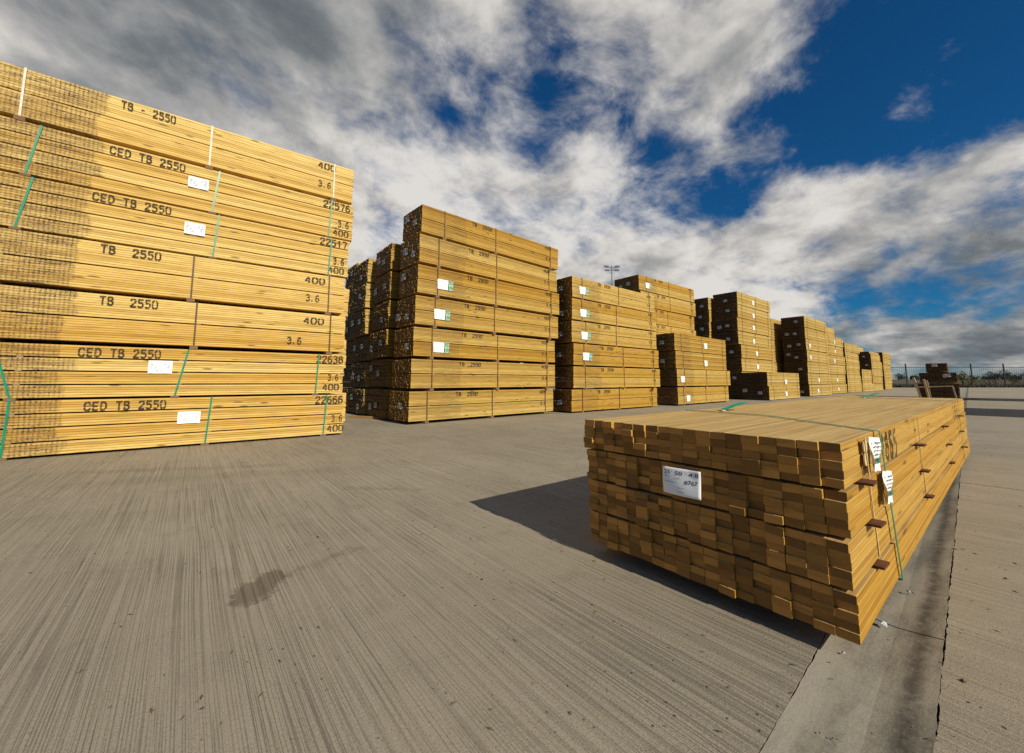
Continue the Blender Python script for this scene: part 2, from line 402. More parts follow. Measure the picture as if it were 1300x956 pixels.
lp(6, 3.27, 2, .0, (.48, 1.96, 3.36), (Wt, Wt, Wt), [('TB - 2550', 1.17, zt, .45, .075), ('400', 3.15, zt, .22, .07), ('3.6', 3.16, zt - .27, .16, .07)], None,
   'topmost pack of the left stack, weathered boards, white straps')

# --- second stack: seven packs, sunlit -----------------------------------------------------------
for i, p in enumerate(stack(2.87, 6.32, 7, 'the tall golden stack right of the gap', 'packs of the tall golden stack', yaw=R(1.9), P=.555, mat=T_GOLD, nlay=(2,),
      fl=(None, None, (.4, 1), (.4, 1), (.42, 1), None, None), xs=(0, .03, .05, .07, .1, .12, .16), yaws=(2.4, 1.8, 2.2, .8, .6, 2.0, 1.6), seed=5, cols=14, end_j=.0022, L=3.66)):
    pass
# --- behind the gap ------------------------------------------------------------------------------
stack(2.87, 7.42, 6, 'the many-layered stack in the gap behind', 'packs of the stack in the gap', P=.575, nlay=(4,), seed=11, tx=False, xs=(0, .02, .0, .03, .05, .05), mat=T_GOLD, end_j=.005, lab_prob=1, cols=17)
stack(2.84, 8.48, 6, 'the second stack deep in the gap', 'packs of stacks deep in the gap', P=.565, nlay=(4,), seed=12, tx=False, end_j=.005, lab_prob=1)
stack(2.84, 9.56, 4, 'the low stack deepest in the gap', 'packs of stacks deep in the gap', P=.555, nlay=(4,), seed=13, tx=False, end_j=.005)
stack(3.25, 10.66, 7, 'the tall stack at the back of the gap', 'packs of stacks deep in the gap', P=.555, nlay=(4,), seed=14, tx=False, end_j=.005)
stack(-1.48, 7.45, 5, 'the pale stack hidden behind the left stack', 'packs behind the left stack', P=.47, nlay=(2,), seed=15, tx=False, mat=T_PALE, ends=False)
# --- row to the right ----------------------------------------------------------------------------
GR = 'packs of the long row of stacks'
WW = (M_DARK, M_WHITE, M_DARK)
stack(6.86, 6.3, 6, 'the six-high stack with white front papers', GR, yaw=R(.3), P=.537, mat=T_GOLD, fl=(None, None, (.3, 1), (.3, 1), (.28, 1), (.28, 1)), seed=21)
stack(11.34, 7.4, 8, 'the tall stack behind the four-high one', GR, P=.53, mat=T_GOLD, fl=(None, None, None, None, None, None, None, (.4, 1)), seed=22)
stack(11.25, 6.2, 4, 'the four-high stack in mid row', GR, yaw=R(.6), P=.545, mat=T_GOLD, nlay=(2, 2, 4, 4), fl=((.5, 0), (.2, 0), (1.9, 0), (1.9, 0)), seed=23, tx=False)
stack(17.1, 7.85, 8, 'the stack half hidden behind the eight-high one', GR, P=.54, nlay=(4,), seed=24, tx=False)
stack(17.35, 6.78, 8, 'the eight-high stack above the low pair', GR, P=.555, nlay=(4,), fl=((1.5, 0),), seed=25, tx=False, xs=(.0, .02, .1, .12, -.06, -.08, .0, .03))
stack(17.05, 5.74, 2, 'the low pair standing forward of the row', GR, P=.525, nlay=(4,), fl=((1.8, 0),), seed=26, tx=False, xs=(.06, -.02))
stack(22.1, 7.3, 7, 'the narrow dark stack between two tall ones', GR, nlay=(4,), seed=27, tx=False)
stack(23.0, 6.0, 7, 'the seven-high stack right of the low pair', GR, nlay=(4,), fl=((1.2, 0), (1.5, 0), None, (.4, 0), (.4, 0), None, None), seed=28, tx=False)
stack(27.75, 6.3, 6, 'the six-high stack farther along the row', GR, nlay=(4,), fl=((1.6, 0), (1.6, 0), None, (1.2, 0)), seed=29, tx=False)
stack(31.1, 7.4, 8, 'the tall one behind the far six-high stack', GR, nlay=(4,), seed=30, tx=False, P=.54)
stack(32.0, 6.35, 6, 'the far pale stack left of the dark ends', GR, nlay=(4,), seed=31, tx=False, P=.52)
stack(35.75, 6.3, 3, 'the low three-high stack far down the row', GR, nlay=(4,), seed=32, tx=False, P=.5)
stack(40.8, 7.6, 6, 'the far rear stack peeping over the low one', GR, nlay=(4,), seed=33, tx=False, P=.585)
stack(39.1, 6.3, 5, 'the far stack showing dark ends and papers', GR, nlay=(4,), seed=34, tx=False, lab_prob=1)
stack(42.9, 7.0, 6, 'the last but one stack of the row', GR, nlay=(4,), seed=35, tx=False, P=.52)
stack(46.7, 6.75, 6, 'the last stack at the far right end', GR, nlay=(4,), seed=36, tx=False, P=.54)
# dark stack beyond the foreground bundle
GD = 'packs of the dark stack beyond the foreground bundle'
YD = R(3.6)
def dp(x, y, z, nl, rows, cols, label, el, var):
    pack(x, y, z, YD, label, GD, nl, rows, cols, 3.6, nl * rows * .0243 + .007 * (nl - 1) + .04, T_FAR, end_labels=el, var=var)
dp(22.0, 1.17, 0, 4, 6, 21, 'broad bottom pack of the dark stack near the fence', None, 1)
dp(22.0, 1.2, .665, 2, 7, 19, 'middle pack of the dark stack near the fence', [(.35, .2, .2, .12)], 2)
dp(22.0, 1.42, 1.07, 2, 6, 11, 'small top pack of the dark stack near the fence', [(.4, .2, .16, .1)], 3)
# stacks across the aisle, just outside the photo on the right: their shadows reach into it
GS = 'packs across the aisle right of the photo'
stack(13.2, -3.3, 8, 'the near stack across the aisle', GS, nlay=(4,), seed=41, tx=False, ends=False)
stack(23.5, -3.3, 8, 'the far stack across the aisle', GS, nlay=(4,), seed=42, tx=False, ends=False)

# ------------------------------------------------------------------ the foreground bundle
BX, BY = 1.385, .297
fb = link('timber_pack', None, None, (BX, BY, 0), 0)
tag(fb, 'large foreground timber pack with a printed white label on its end, green straps', 'timber pack')
BL = 4.55; NC = 18; bw = .0497; bth = .0242; bz = .052
zb = []
lay_off = [(.03, .0), (.012, .004), (-.012, .0), (-.01, -.012)]   # x lean of each layer, side shift
for k in range(4):
    r = random.Random(90 + k); mb = MB(); z0 = bz + k * (5 * bth + .0085); zb.append(z0)
    ox, oy = ((.006, -.003), (.0, .002), (.003, .0), (-.006, .003))[k]
    colx = [r.gauss(0, .004) for _ in range(NC)]
    for q in range(1, NC):
        if r.random() < .45: colx[q] = colx[q - 1] + r.gauss(0, .0015)
    for i in range(5):
        for j in range(NC):
            a = colx[j] + (i // 2) * .0 + r.gauss(0, .0028) + (r.choice((-.009, .010)) if r.random() < .1 else 0)
            if j < 1: a += r.uniform(-.006, .006)
            b = r.gauss(0, .012)
            gy = .0004 + (r.uniform(0, .0026) if r.random() < .3 else 0)
            y0 = j * bw + gy; y1 = (j + 1) * bw - .0003
            if j == 0: y0 += r.uniform(-.0006, .0007)
            if j == NC - 1: y1 += r.uniform(-.004, .004)
            dz = r.uniform(-.0006, .0004); tw = r.uniform(-.0008, .0008)
            zA, zB = i * bth + .0003, (i + 1) * bth - .0002 + min(0, dz)
            # a slightly eased board: eight-sided section
            e = .0010
            sec = [(y0 + e, zA), (y1 - e, zA), (y1, zA + e), (y1, zB - e), (y1 - e, zB), (y0 + e, zB), (y0, zB - e), (y0, zA + e)]
            bse = len(mb.v)
            for xx in (a, BL + b):
                for (yy, zz) in sec: mb.v.append((xx, yy, zz + (tw if yy > (y0 + y1) / 2 else -tw)))
            mb.f.append(tuple(bse + q for q in reversed(range(8)))); mb.f.append(tuple(bse + 8 + q for q in range(8)))
            for q in range(8): mb.f.append((bse + q, bse + (q + 1) % 8, bse + 8 + (q + 1) % 8, bse + 8 + q))
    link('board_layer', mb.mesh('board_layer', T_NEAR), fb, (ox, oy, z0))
ztop = zb[3] + 5 * bth; WB = NC * bw
for xx in (.45, 2.2, 4.1):
    mb = MB(); mb.box(-.05, .03, 0, .05, WB - .01, bz - .001); link('bearer', mb.mesh('bearer', T_BEAR), fb, (xx, 0, 0))
# dark sticks between layers, poking out of the side
r = random.Random(4)
for k, zj in enumerate(zb[1:]):
    for xx in ((.28, .24, .17)[k], (1.43, 1.36, 1.27)[k], (2.7, 2.62, 2.48)[k], 3.75):
        mb = MB(); pr = r.uniform(.020, .034); w = .034
        mb.box(-w, -pr, -.0035, w, .35, .0032)
        link('stick', mb.mesh('stick', M_STICK), fb, (xx, 0, zj - .0035), R(r.uniform(-3, 3)))
# green straps: side, top, far side
def bundle_strap(xa, xb, mat, name='strap', wd=.013, xt=None):
    mb = MB(); w = wd / 2; o = .0125
    pts = [(xb, -.010, .045), (xa + (xb - xa) * .5, -.010, .30), (xa, -.010, ztop + .002), (xt or xa + .1, WB * .5, ztop + .0035), ((xt or xa + .1) + .08, WB + .002, ztop + .002), (xb, WB + .006, .045), (xb, .5, .046), (xb, -.010, .045)]
    v = []; f = []
    for (x, y, z) in pts: v += [(x - w, y, z), (x + w, y, z)]
    for i in range(len(pts) - 1): f.append((2 * i, 2 * i + 1, 2 * i + 3, 2 * i + 2))
    me = bpy.data.meshes.new(name); me.from_pydata(v, [], f); me.materials.append(mat); me.update()
    o_ = link(name, me, fb); md = o_.modifiers.new('s', 'SOLIDIFY'); md.thickness = .0016; md.offset = 1
    return o_
s1 = bundle_strap(.42, .585, M_GREEN, wd=.016, xt=.80)
s2 = bundle_strap(3.60, 3.72, M_GREEN, wd=.016, xt=3.9)
# strap tails and seals on top
def tail(x, y, sgn):
    mb = MB(); mb.box(-.022, -.008, 0, .022, .014, .004); sl = link('strap_seal', mb.mesh('strap_seal', M_WHITE), fb, (x, y, ztop + .003), R(60))
    v = []; f = []; n = 9
    for i in range(n):
        u = i / (n - 1); p = Vector((x + .05 * u + .13 * u * u, y + sgn * .02 * u - .08 * u, ztop + .006 + .038 * math.sin(u * 2.0) * u))
        v += [(p.x, p.y - .010, p.z), (p.x, p.y + .010, p.z + .006)]
    for i in range(n - 1): f.append((2 * i, 2 * i + 1, 2 * i + 3, 2 * i + 2))
    me = bpy.data.meshes.new('strap_tail'); me.from_pydata(v, [], f); me.materials.append(M_GREEN); me.update()
    link('strap_tail', me, fb).modifiers.new('s', 'SOLIDIFY').thickness = .0016
tail(.98, .74, 1); tail(4.0, .66, -1)
# tan inner ties of each layer, seen on the side
for x0, dxs in ((.24, (.37, .33, .28, .22)), (1.40, (1.50, 1.45, 1.38, 1.31))):
    for k in range(4):
        mb = MB(); xx = dxs[k]; oy = (.012, .006, .002, -.006)[k]
        z0 = zb[k] + .002; z1 = zb[k] + 5 * bth + .002
        mb.quadbox([(xx - .004, oy - .006, z0), (xx + .004, oy - .006, z0), (xx + .004, oy - .004, z0), (xx - .004, oy - .004, z0),
                    (xx - .024, oy - .006, z1), (xx - .016, oy - .006, z1), (xx - .016, oy - .004, z1), (xx - .024, oy - .004, z1)])
        link('tie', mb.mesh('tie', M_TAN), fb)
# end label with writing
def slab_sheet(w, h, skew, mat, bend):
    n = 12; v = []; f = []
    for i in range(n + 1):
        for j in range(n + 1):
            a = i / n; b = j / n
            d = bend * (.5 + .5 * math.sin(a * 3.6 + .4)) + .004 * math.sin(b * 3.0 + a * 2) + (.003 * max(0, a - .75) * 4 * b)
            v.append((-d, -a * w - skew * b * .0, b * h + skew * (a - .5)))
    for i in range(n):
        for j in range(n): f.append((i * (n + 1) + j, i * (n + 1) + j + 1, (i + 1) * (n + 1) + j + 1, (i + 1) * (n + 1) + j))
    me = bpy.data.meshes.new('paper_label'); me.from_pydata(v, [], f); me.materials.append(mat); me.update()
    for p in me.polygons: p.use_smooth = True
    return me
plb = link('paper_label', slab_sheet(.136, .092, .0, M_PAPER, .006), fb, (-.020, .816 - BY, .332)); plb['label'] = 'white end label reading 25 50 4.8 and 767'
plb.modifiers.new('s', 'SOLIDIFY').thickness = .0005
def lt(s, a, b, w, h, mat=M_PRINT, off=.008):
    me = text_mesh(s, w, h, mat, 'end', off).copy()
    for v in me.vertices:
        y = -a - (-v.co.y); z = b + v.co.z; u = -y / .136; q = z / .092
        v.co = (-(.006 * (.5 + .5 * math.sin(u * 3.6 + .4)) + .004 * math.sin(q * 3.0 + u * 2) + (.003 * max(0, u - .75) * 4 * q)) - .0012, y, z)
    link('label_lettering', me, plb)
K = .136 / .150
for a_ in (('25', .008, .076, .023, .014), ('.', .036, .083, .003, .003), ('50', .052, .076, .028, .014), ('.', .093, .083, .003, .003), ('4.8', .104, .076, .037, .014), ('#767', .088, .045, .05, .017)):
    lt(a_[0], a_[1] * K, a_[2] * K, a_[3] * K, a_[4] * K, off=.006)
for a_ in (('Mdeqn', .008, .064, .022, .006, M_GREY), ('Lumu', .048, .061, .022, .006, M_RED), ('Grey wdvd rd', .010, .044, .052, .006, M_GREY), ('Td, wf', .060, .026, .026, .006, M_GREY), ('Ttwvd', .060, .012, .026, .005, M_GREY)):
    lt(a_[0], a_[1] * K, a_[2] * K, a_[3] * K, a_[4] * K, a_[5], .0)
# side tags
for (lx, lz, w, h, lab) in ((.225, .462, .105, .1, 'square white tag high on the bundle side'), (.375, .34, .095, .1, 'curled white tag below the other')):
    tg = link('paper_label', sheet_mesh(w, h, M_PAPER, 'front', .012), fb, (lx, -.012, lz)); tg['label'] = lab
    tg.rotation_euler = (0, R(6), 0)
    link('small_print', print_mesh(w, h, 'front', 8, M_GREY), tg, (0, -.003, 0))
    mb = MB(); mb.box(w * .35, -.0150, h * .25, w * .68, -.0142, h * .4); link('green_print', mb.mesh('green_print', M_GPRINT), tg)
for zz in (.535, .497):
    mb = MB(); n = 20; mb.v = [(.024 * math.cos(6.283 * i / n), -.001, .020 * math.sin(6.283 * i / n)) for i in range(n)] + [(.024 * math.cos(6.283 * i / n), .002, .020 * math.sin(6.283 * i / n)) for i in range(n)]
    mb.f = [tuple(range(n)), tuple(range(2 * n - 1, n - 1, -1))] + [(i, n + i, n + (i + 1) % n, (i + 1) % n) for i in range(n)]
    link('paint_spot', mb.mesh('paint_spot', M_PATCH), fb, (.212, -.0085, zz))
link('stencil_lettering', stencil_mesh('165', .2, .09), fb, (.52, -.0085, .455))
link('stencil_lettering', stencil_mesh('3.6', .22, .08), fb, (3.3, -.0085, .455))

# ------------------------------------------------------------------ loose things on the yard
mb = MB(); mb.box(0, -.05, 0, 1.0, .05, .04)
tag(link('loose_plank', mb.mesh('loose_plank', T_BEAR), None, (2.55, 8.4, .001), R(-62)), 'brown plank lying on concrete in the gap between stacks', 'plank')
tf = link('timber_trestle', None, None, (20.6, 1.25, 0), 0)
tag(tf, 'pale knocked-together timber trestle standing in front of the dark stack', 'trestle')
def fpost(a, b, nm='post', w=.06):
    mb = MB(); mb.bar(a, b, w, w); link(nm, mb.mesh(nm, T_RAW), tf)
fpost((0, .78, 0), (.0, .95, .86)); fpost((0.03, .60, 0), (.0, .69, .80), w=.055); fpost((-.04, .54, 0), (-.05, .61, .76), w=.04)
fpost((-.03, .84, .52), (-.03, -.0, .56), 'rail', .045); fpost((-.03, -.07, 0), (-.03, .0, .56), w=.04)
# litter scraps near the bundle
m_l = plain('litter', (.5, .52, .55), .5, .2, 30)
for i, (x, y, s) in enumerate(((1.66, .285, .018), (1.99, .27, .012), (1.42, .335, .009))):
    v = [(0, 0, 0), (s, .2 * s, .3 * s), (.9 * s, s, .1 * s), (-.1 * s, .8 * s, .4 * s), (.4 * s, .5 * s, .7 * s)]
    me = bpy.data.meshes.new('paper_scrap'); me.from_pydata(v, [], [(0, 1, 4), (1, 2, 4), (2, 3, 4), (3, 0, 4), (3, 2, 1, 0)]); me.materials.append(m_l)
    tag(link('paper_scrap', me, None, (x, y, .0015), i), ('crumpled pale scrap on the drain strip beside the bundle', 'small bluish scrap on concrete past the first strap', 'tiny pale chip by the bundle corner')[i], 'litter')

r = random.Random(12); v = []; f = []
for i in range(2600):
    d = r.uniform(.5, 9) ** 1.0; a = R(r.uniform(-8, 108)); x, y = d * math.cos(a), d * math.sin(a)
    if BX - .03 < x < BX + BL + .05 and BY - .01 < y < BY + 1.0: continue
    sz = r.uniform(.0012, .0035) * (2.2 if r.random() < .03 else 1); an = r.uniform(0, 6.28); el = r.choice((1, 1, 1, 3.5))
    ca, sa = math.cos(an) * sz, math.sin(an) * sz; k = len(v)
    v += [(x + ca * el, y + sa * el, .0006), (x - sa, y + ca, .0006), (x - ca * el, y - sa * el, .0006), (x + sa, y - ca, .0006), (x, y, .0006 + sz * .9)]
    f += [(k, k + 1, k + 4), (k + 1, k + 2, k + 4), (k + 2, k + 3, k + 4), (k + 3, k, k + 4)]
me = bpy.data.meshes.new('grit'); me.from_pydata(v, [], f); me.materials.append(plain('grit', (.10, .075, .05), .9, .6, 3)); me.update()
tag(link('grit', me), 'scattered grit and wood splinters on the concrete', 'grit', kind='stuff')

# ------------------------------------------------------------------ light mast
lm = link('light_mast', None, None, (32.3, 24.2, 0), R(-38)); lm.scale = (.66, .66, 1); tag(lm, 'tall floodlight mast with four lamps rising behind the stacks', 'light mast')
mb = MB(); mb.tube([(0, 0, 0), (0, 0, 6), (0, 0, 12.3)], [.13, .1, .06], 10); link('pole', mb.mesh('pole', M_STEEL), lm)
mb = MB(); mb.bar((-.95, 0, 12.15), (.95, 0, 12.15), .07); mb.bar((-.5, 0, 11.85), (.5, 0, 11.85), .06); link('crossarm', mb.mesh('crossarm', M_STEEL), lm)
mb = MB(); mb.quadbox([(-.32, -.22, -.1), (.32, -.22, -.1), (.26, .2, 0), (-.26, .2, 0), (-.32, -.26, .06), (.32, -.26, .06), (.26, .2, .16), (-.26, .2, .16)])
fl_me = mb.mesh('floodlight', M_STEEL)
for x, z in ((-.85, 12.2), (.85, 12.2), (-.75, 11.8), (.75, 11.8)): link('floodlight', fl_me, lm, (x, 0, z))

# ------------------------------------------------------------------ fence on the far side
FA = Vector((.6265 * 46.5 + .7794 * 15.5, .7794 * 46.5 - .6265 * 15.5, 0)); fd = Vector((.7794, -.6265, 0))
fen = link('palisade_fence', None, None, FA, math.atan2(fd.y, fd.x)); tag(fen, 'tall dark steel palisade fence closing off the yard', 'fence')
n_b = 15; sp = 3.8
mb = MB(); mb.box(-.045, -.045, 0, .045, .045, 2.78)
post = mb.mesh('post', M_FENCE)
mb = MB()
for q in range(14):
    x = .13 + q * (sp - .1) / 14; mb.box(x, -.005, .1, x + .018, .005, 2.5)
pales = mb.mesh('pales', M_FENCE)
mb = MB(); mb.box(.07, .008, .35, sp - .07, .05, .41); mb.box(.07, .008, 2.3, sp - .07, .05, 2.36); rail = mb.mesh('rails', M_FENCE)
for i in range(n_b): 
    link('post', post, fen, (i * sp, 0, 0)); link('pales', pales, fen, (i * sp, 0, 0)); link('rails', rail, fen, (i * sp, 0, 0))
mb = MB()
for dz in (2.62, 2.74): mb.bar((0, .06, dz), (n_b * sp, .06, dz), .016)
link('top_wire', mb.mesh('top_wire', M_FENCE), fen)

# ------------------------------------------------------------------ ground
YV = R(2.4); cv, sv = math.cos(YV), math.sin(YV)
def uv2w(u, v): return (u * cv - v * sv, u * sv + v * cv)
m, t = material('concrete')
tc = t.n('ShaderNodeTexCoord').outputs['Object']; x, y, z = t.sep(tc)
big = t.noise(tc, .35, 5, .6); med = t.noise(tc, 2.2, 6, .65); fine = t.noise(tc, 130, 4, .7); sp_ = t.noise(tc, 420, 2, .6)
wob = t.m('MULTIPLY', t.noise(tc, .5, 1, .5), .05)
gx = t.m('ADD', x, wob)
gl = t.noise(t.xyz(t.m('MULTIPLY', gx, 300.0), t.m('MULTIPLY', y, .8), 0.0), 1.0, 2, .55)      # tined grooves running along Y
gl2 = t.noise(t.xyz(t.m('MULTIPLY', gx, 105.0), t.m('MULTIPLY', y, .7), 3.0), 1.0, 3, .6)
grv = t.m('MULTIPLY', t.ss(gl, .50, .66), .7); grv2 = t.ss(gl2, .62, .68)
gmask = t.ss(t.noise(t.xyz(t.m('MULTIPLY', x, 2.6), t.m('MULTIPLY', y, .9), 9.0), 1.0, 5, .65), .38, .62)
G_ = t.m('MULTIPLY', t.m('MAXIMUM', grv, t.m('MULTIPLY', grv2, .9)), t.m('ADD', .5, t.m('MULTIPLY', gmask, .5)))
col = t.ramp(big, [(.3, (.275, .235, .17)), (.5, (.33, .285, .207)), (.72, (.40, .345, .255))])
col = t.mix(t.ss(med, .45, .8, 0, .35), col, (.2, .175, .13))
col = t.mix(t.ss(fine, .35, .7, 0, .4), col, (.42, .38, .31))
col = t.mix(t.ss(sp_, .62, .75, 0, .5), col, (.12, .1, .08))
pit = t.noise(tc, 230, 3, .75)
col = t.mix(t.ss(pit, .53, .64, 0, .65), col, (.13, .105, .08))
mot = t.noise(tc, 6.0, 6, .7, .6)
col = t.mix(t.ss(mot, .5, .75, 0, .35), col, (.18, .155, .11))
col = t.mix(t.m('MULTIPLY', G_, .50), col, (.105, .085, .062))
# pock holes
vo = t.n('ShaderNodeTexVoronoi', {'Vector': tc, 'Scale': 13.0}); pk = t.ss(vo.outputs['Distance'], .09, .03); pk = t.m('MULTIPLY', pk, t.ss(t.sep(vo.outputs['Color'])[0], .6, .7))
col = t.mix(t.m('MULTIPLY', pk, .8), col, (.05, .04, .03))
# the old wet stain, blotch with a tail
def seg(ax, ay, bx, by):
    dx, dy = bx - ax, by - ay; l2 = dx * dx + dy * dy
    h = t.m('DIVIDE', t.m('ADD', t.m('MULTIPLY', t.m('SUBTRACT', x, ax), dx), t.m('MULTIPLY', t.m('SUBTRACT', y, ay), dy)), l2, clamp=True)
    ex = t.m('SUBTRACT', t.m('SUBTRACT', x, ax), t.m('MULTIPLY', h, dx)); ey = t.m('SUBTRACT', t.m('SUBTRACT', y, ay), t.m('MULTIPLY', h, dy))
    return t.m('SQRT', t.m('ADD', t.m('MULTIPLY', ex, ex), t.m('MULTIPLY', ey, ey)))
nz = t.m('MULTIPLY', t.m('SUBTRACT', t.noise(tc, 14, 7, .75), .5), .26)
s1_ = t.ss(t.m('ADD', seg(.20, 1.68, .27, 1.78), nz), .075, .04); s2_ = t.ss(t.m('ADD', seg(.27, 1.76, .60, 1.86), nz), .05, -.02, 0, .55)
s3_ = t.ss(t.m('ADD', seg(-.66, 4.74, .65, 4.05), nz), .12, .0, 0, .3)
s4_ = t.ss(t.m('ADD', seg(.9, 2.9, 1.25, 2.55), nz), .07, .0, 0, .4)
s5_ = t.ss(t.m('ADD', seg(-.6, 4.2, .9, 3.6), t.m('MULTIPLY', nz, 2.0)), .2, .0, 0, .25)
st = t.m('MAXIMUM', t.m('MAXIMUM', s1_, s2_), t.m('MAXIMUM', t.m('MAXIMUM', s3_, s5_), s4_))
col = t.mix(t.m('MULTIPLY', st, .6), col, (.105, .066, .038))
bmp = t.m('ADD', t.m('ADD', t.m('MULTIPLY', G_, -1.0), t.m('MULTIPLY', fine, .45)), t.m('MULTIPLY', sp_, .35))
finish(t, col, .85, bmp, .8, .004, .25); M_CONC = m
m, t = material('drain_concrete')
tc = t.n('ShaderNodeTexCoord').outputs['Object']; x, y, z = t.sep(tc)
med = t.noise(t.xyz(t.m('MULTIPLY', x, 1.2), t.m('MULTIPLY', y, 6), 0.0), 1.6, 6, .65); fine = t.noise(tc, 110, 4, .7)
br = t.noise(t.xyz(t.m('MULTIPLY', x, 60.0), t.m('MULTIPLY', y, 3.0), 0.0), 1.0, 3, .5)
v_ = t.m('SUBTRACT', t.m('MULTIPLY', y, cv), t.m('MULTIPLY', x, sv))
col = t.mix(t.ss(med, .35, .7), (.28, .25, .19), (.125, .112, .085))
col = t.mix(t.ss(fine, .4, .7, 0, .35), col, (.34, .31, .26))
col = t.mix(t.ss(br, .5, .75, 0, .3), col, (.12, .105, .08))
dl = t.m('ABSOLUTE', t.m('SUBTRACT', t.m('ADD', v_, t.m('MULTIPLY', t.m('SUBTRACT', t.noise(tc, 1.6, 7, .7), .5), .07)), .145))
col = t.mix(t.m('MULTIPLY', t.ss(dl, .034, .0, 0, .8), t.ss(t.noise(tc, 22, 4, .7), .3, .6, .35, 1.0)), col, (.045, .036, .027))
lt_ = t.ss(t.m('ADD', v_, t.m('MULTIPLY', t.m('SUBTRACT', t.noise(tc, 6, 4, .6), .5), .06)), .27, .30, 0, .3)
col = t.mix(lt_, col, (.4, .36, .29))
finish(t, col, .8, t.m('ADD', fine, med), .5, .003, .3); M_DRAIN = m
M_DIRT = plain('joint_dirt', (.05, .042, .032), .95, .4, 40)

def jag_strip(name, v0, v1, u0, u1, mat, edge0=0.0, edge1=0.0, zs=None, thick=.025, seed=0, near_step=.012):
    """a slab between rotated lines v0..v1, its long edges chipped where an edge value is given"""
    r = random.Random(seed); us = []; u = u0
    while u < u1:
        us.append(u); a = abs(u - 1.6)
        u += near_step if a < 2.2 else (.06 if a < 7 else 3.0)
    us.append(u1)
    vs = [(v0, 0.0)] + ([(a, b) for a, b in zs] if zs else []) + [(v1, 0.0)]
    verts = []; faces = []; n = len(vs); w0 = w1 = 0.0
    for u in us:
        w0 = w0 * .8 + r.gauss(0, edge0); w1 = w1 * .8 + r.gauss(0, edge1)
        for k, (v, zz) in enumerate(vs):
            vv = v + (w0 if k == 0 else w1 if k == n - 1 else 0)
            X, Y = uv2w(u, vv); verts.append((X, Y, zz))
        X, Y = uv2w(u, vs[0][0] + w0); verts.append((X, Y, -thick)); X, Y = uv2w(u, vs[-1][0] + w1); verts.append((X, Y, -thick))
    m_ = n + 2
    for i in range(len(us) - 1):
        a = i * m_; b = a + m_
        for k in range(n - 1): faces.append((a + k, b + k, b + k + 1, a + k + 1))
        faces.append((a + n, b + n, b, a)); faces.append((a + n - 1, b + n - 1, b + n + 1, a + n + 1))
    for a in (0, (len(us) - 1) * m_): faces.append((a, *[a + k for k in range(1, n)], a + n + 1, a + n))
    me = bpy.data.meshes.new(name); me.from_pydata(verts, [], faces); me.materials.append(mat); me.update()
    return tag(link(name, me), kind='structure')
jag_strip('yard', .3295, 70, -45, 95, M_CONC, edge0=.0006, seed=1)
for i, (a, b) in enumerate(((-6, 1.715), (1.721, 4.40), (4.408, 10.4), (10.41, 24), (24.02, 95))):
    jag_strip('drain_strip', .102, .3275, a, b, M_DRAIN, .0008, .0005, zs=[(.15, -.006), (.2, -.010), (.27, -.004)], seed=3 + i, near_step=.008)
for i, (a, b) in enumerate(((-45, 4.40), (4.412, 10.4), (10.41, 95))):
    jag_strip('yard', -45, .1, a, b, M_CONC, 0, .0009, seed=20 + i, near_step=.008)
mb = MB(); mb.v = [(-60, -60, -.0145), (110, -60, -.0145), (110, 90, -.0145), (-60, 90, -.0145)]; mb.f = [(0, 1, 2, 3)]
tag(link('ground', mb.mesh('ground', M_DIRT)), kind='structure')

# field beyond the fence, rising gently
m, t = material('field_ground')
tc = t.n('ShaderNodeTexCoord').outputs['Object']
a = t.noise(t.vm('MULTIPLY', tc, (.03, .03, 1)), 1.0, 6, .65); b = t.noise(tc, 1.5, 4, .7)
col = t.ramp(a, [(.3, (.055, .045, .022)), (.45, (.13, .085, .038)), (.55, (.075, .06, .028)), (.7, (.17, .115, .055))])
col = t.mix(t.ss(b, .4, .7, 0, .5), col, (.05, .05, .025)); finish(t, col, .95); M_FIELD = m
fdir = Vector((.6265, .7794, 0)); rdir = Vector((.7794, -.6265, 0))
def fpt(d, l, z): p = fdir * d + rdir * l; return (p.x, p.y, z)
rows_ = [(47.2, .004), (49, .25), (60, .3), (120, .5), (250, 1.3), (420, 2.6), (900, 3.0), (4000, -10)]
vs, fs = [], []; NL = 24
for d, zz in rows_:
    for i in range(NL + 1):
        l = (-1 + 2 * i / NL) * (140 + d * 2.2); vs.append(fpt(d, l, zz + (math.sin(i * 2.1 + d) * .06 if zz > .1 else 0)))
for j in range(len(rows_) - 1):
    for i in range(NL): q = j * (NL + 1) + i; fs.append((q, q + 1, q + NL + 2, q + NL + 1))
me = bpy.data.meshes.new('field'); me.from_pydata(vs, [], fs); me.materials.append(M_FIELD); me.update()
tag(link('field', me), kind='structure')

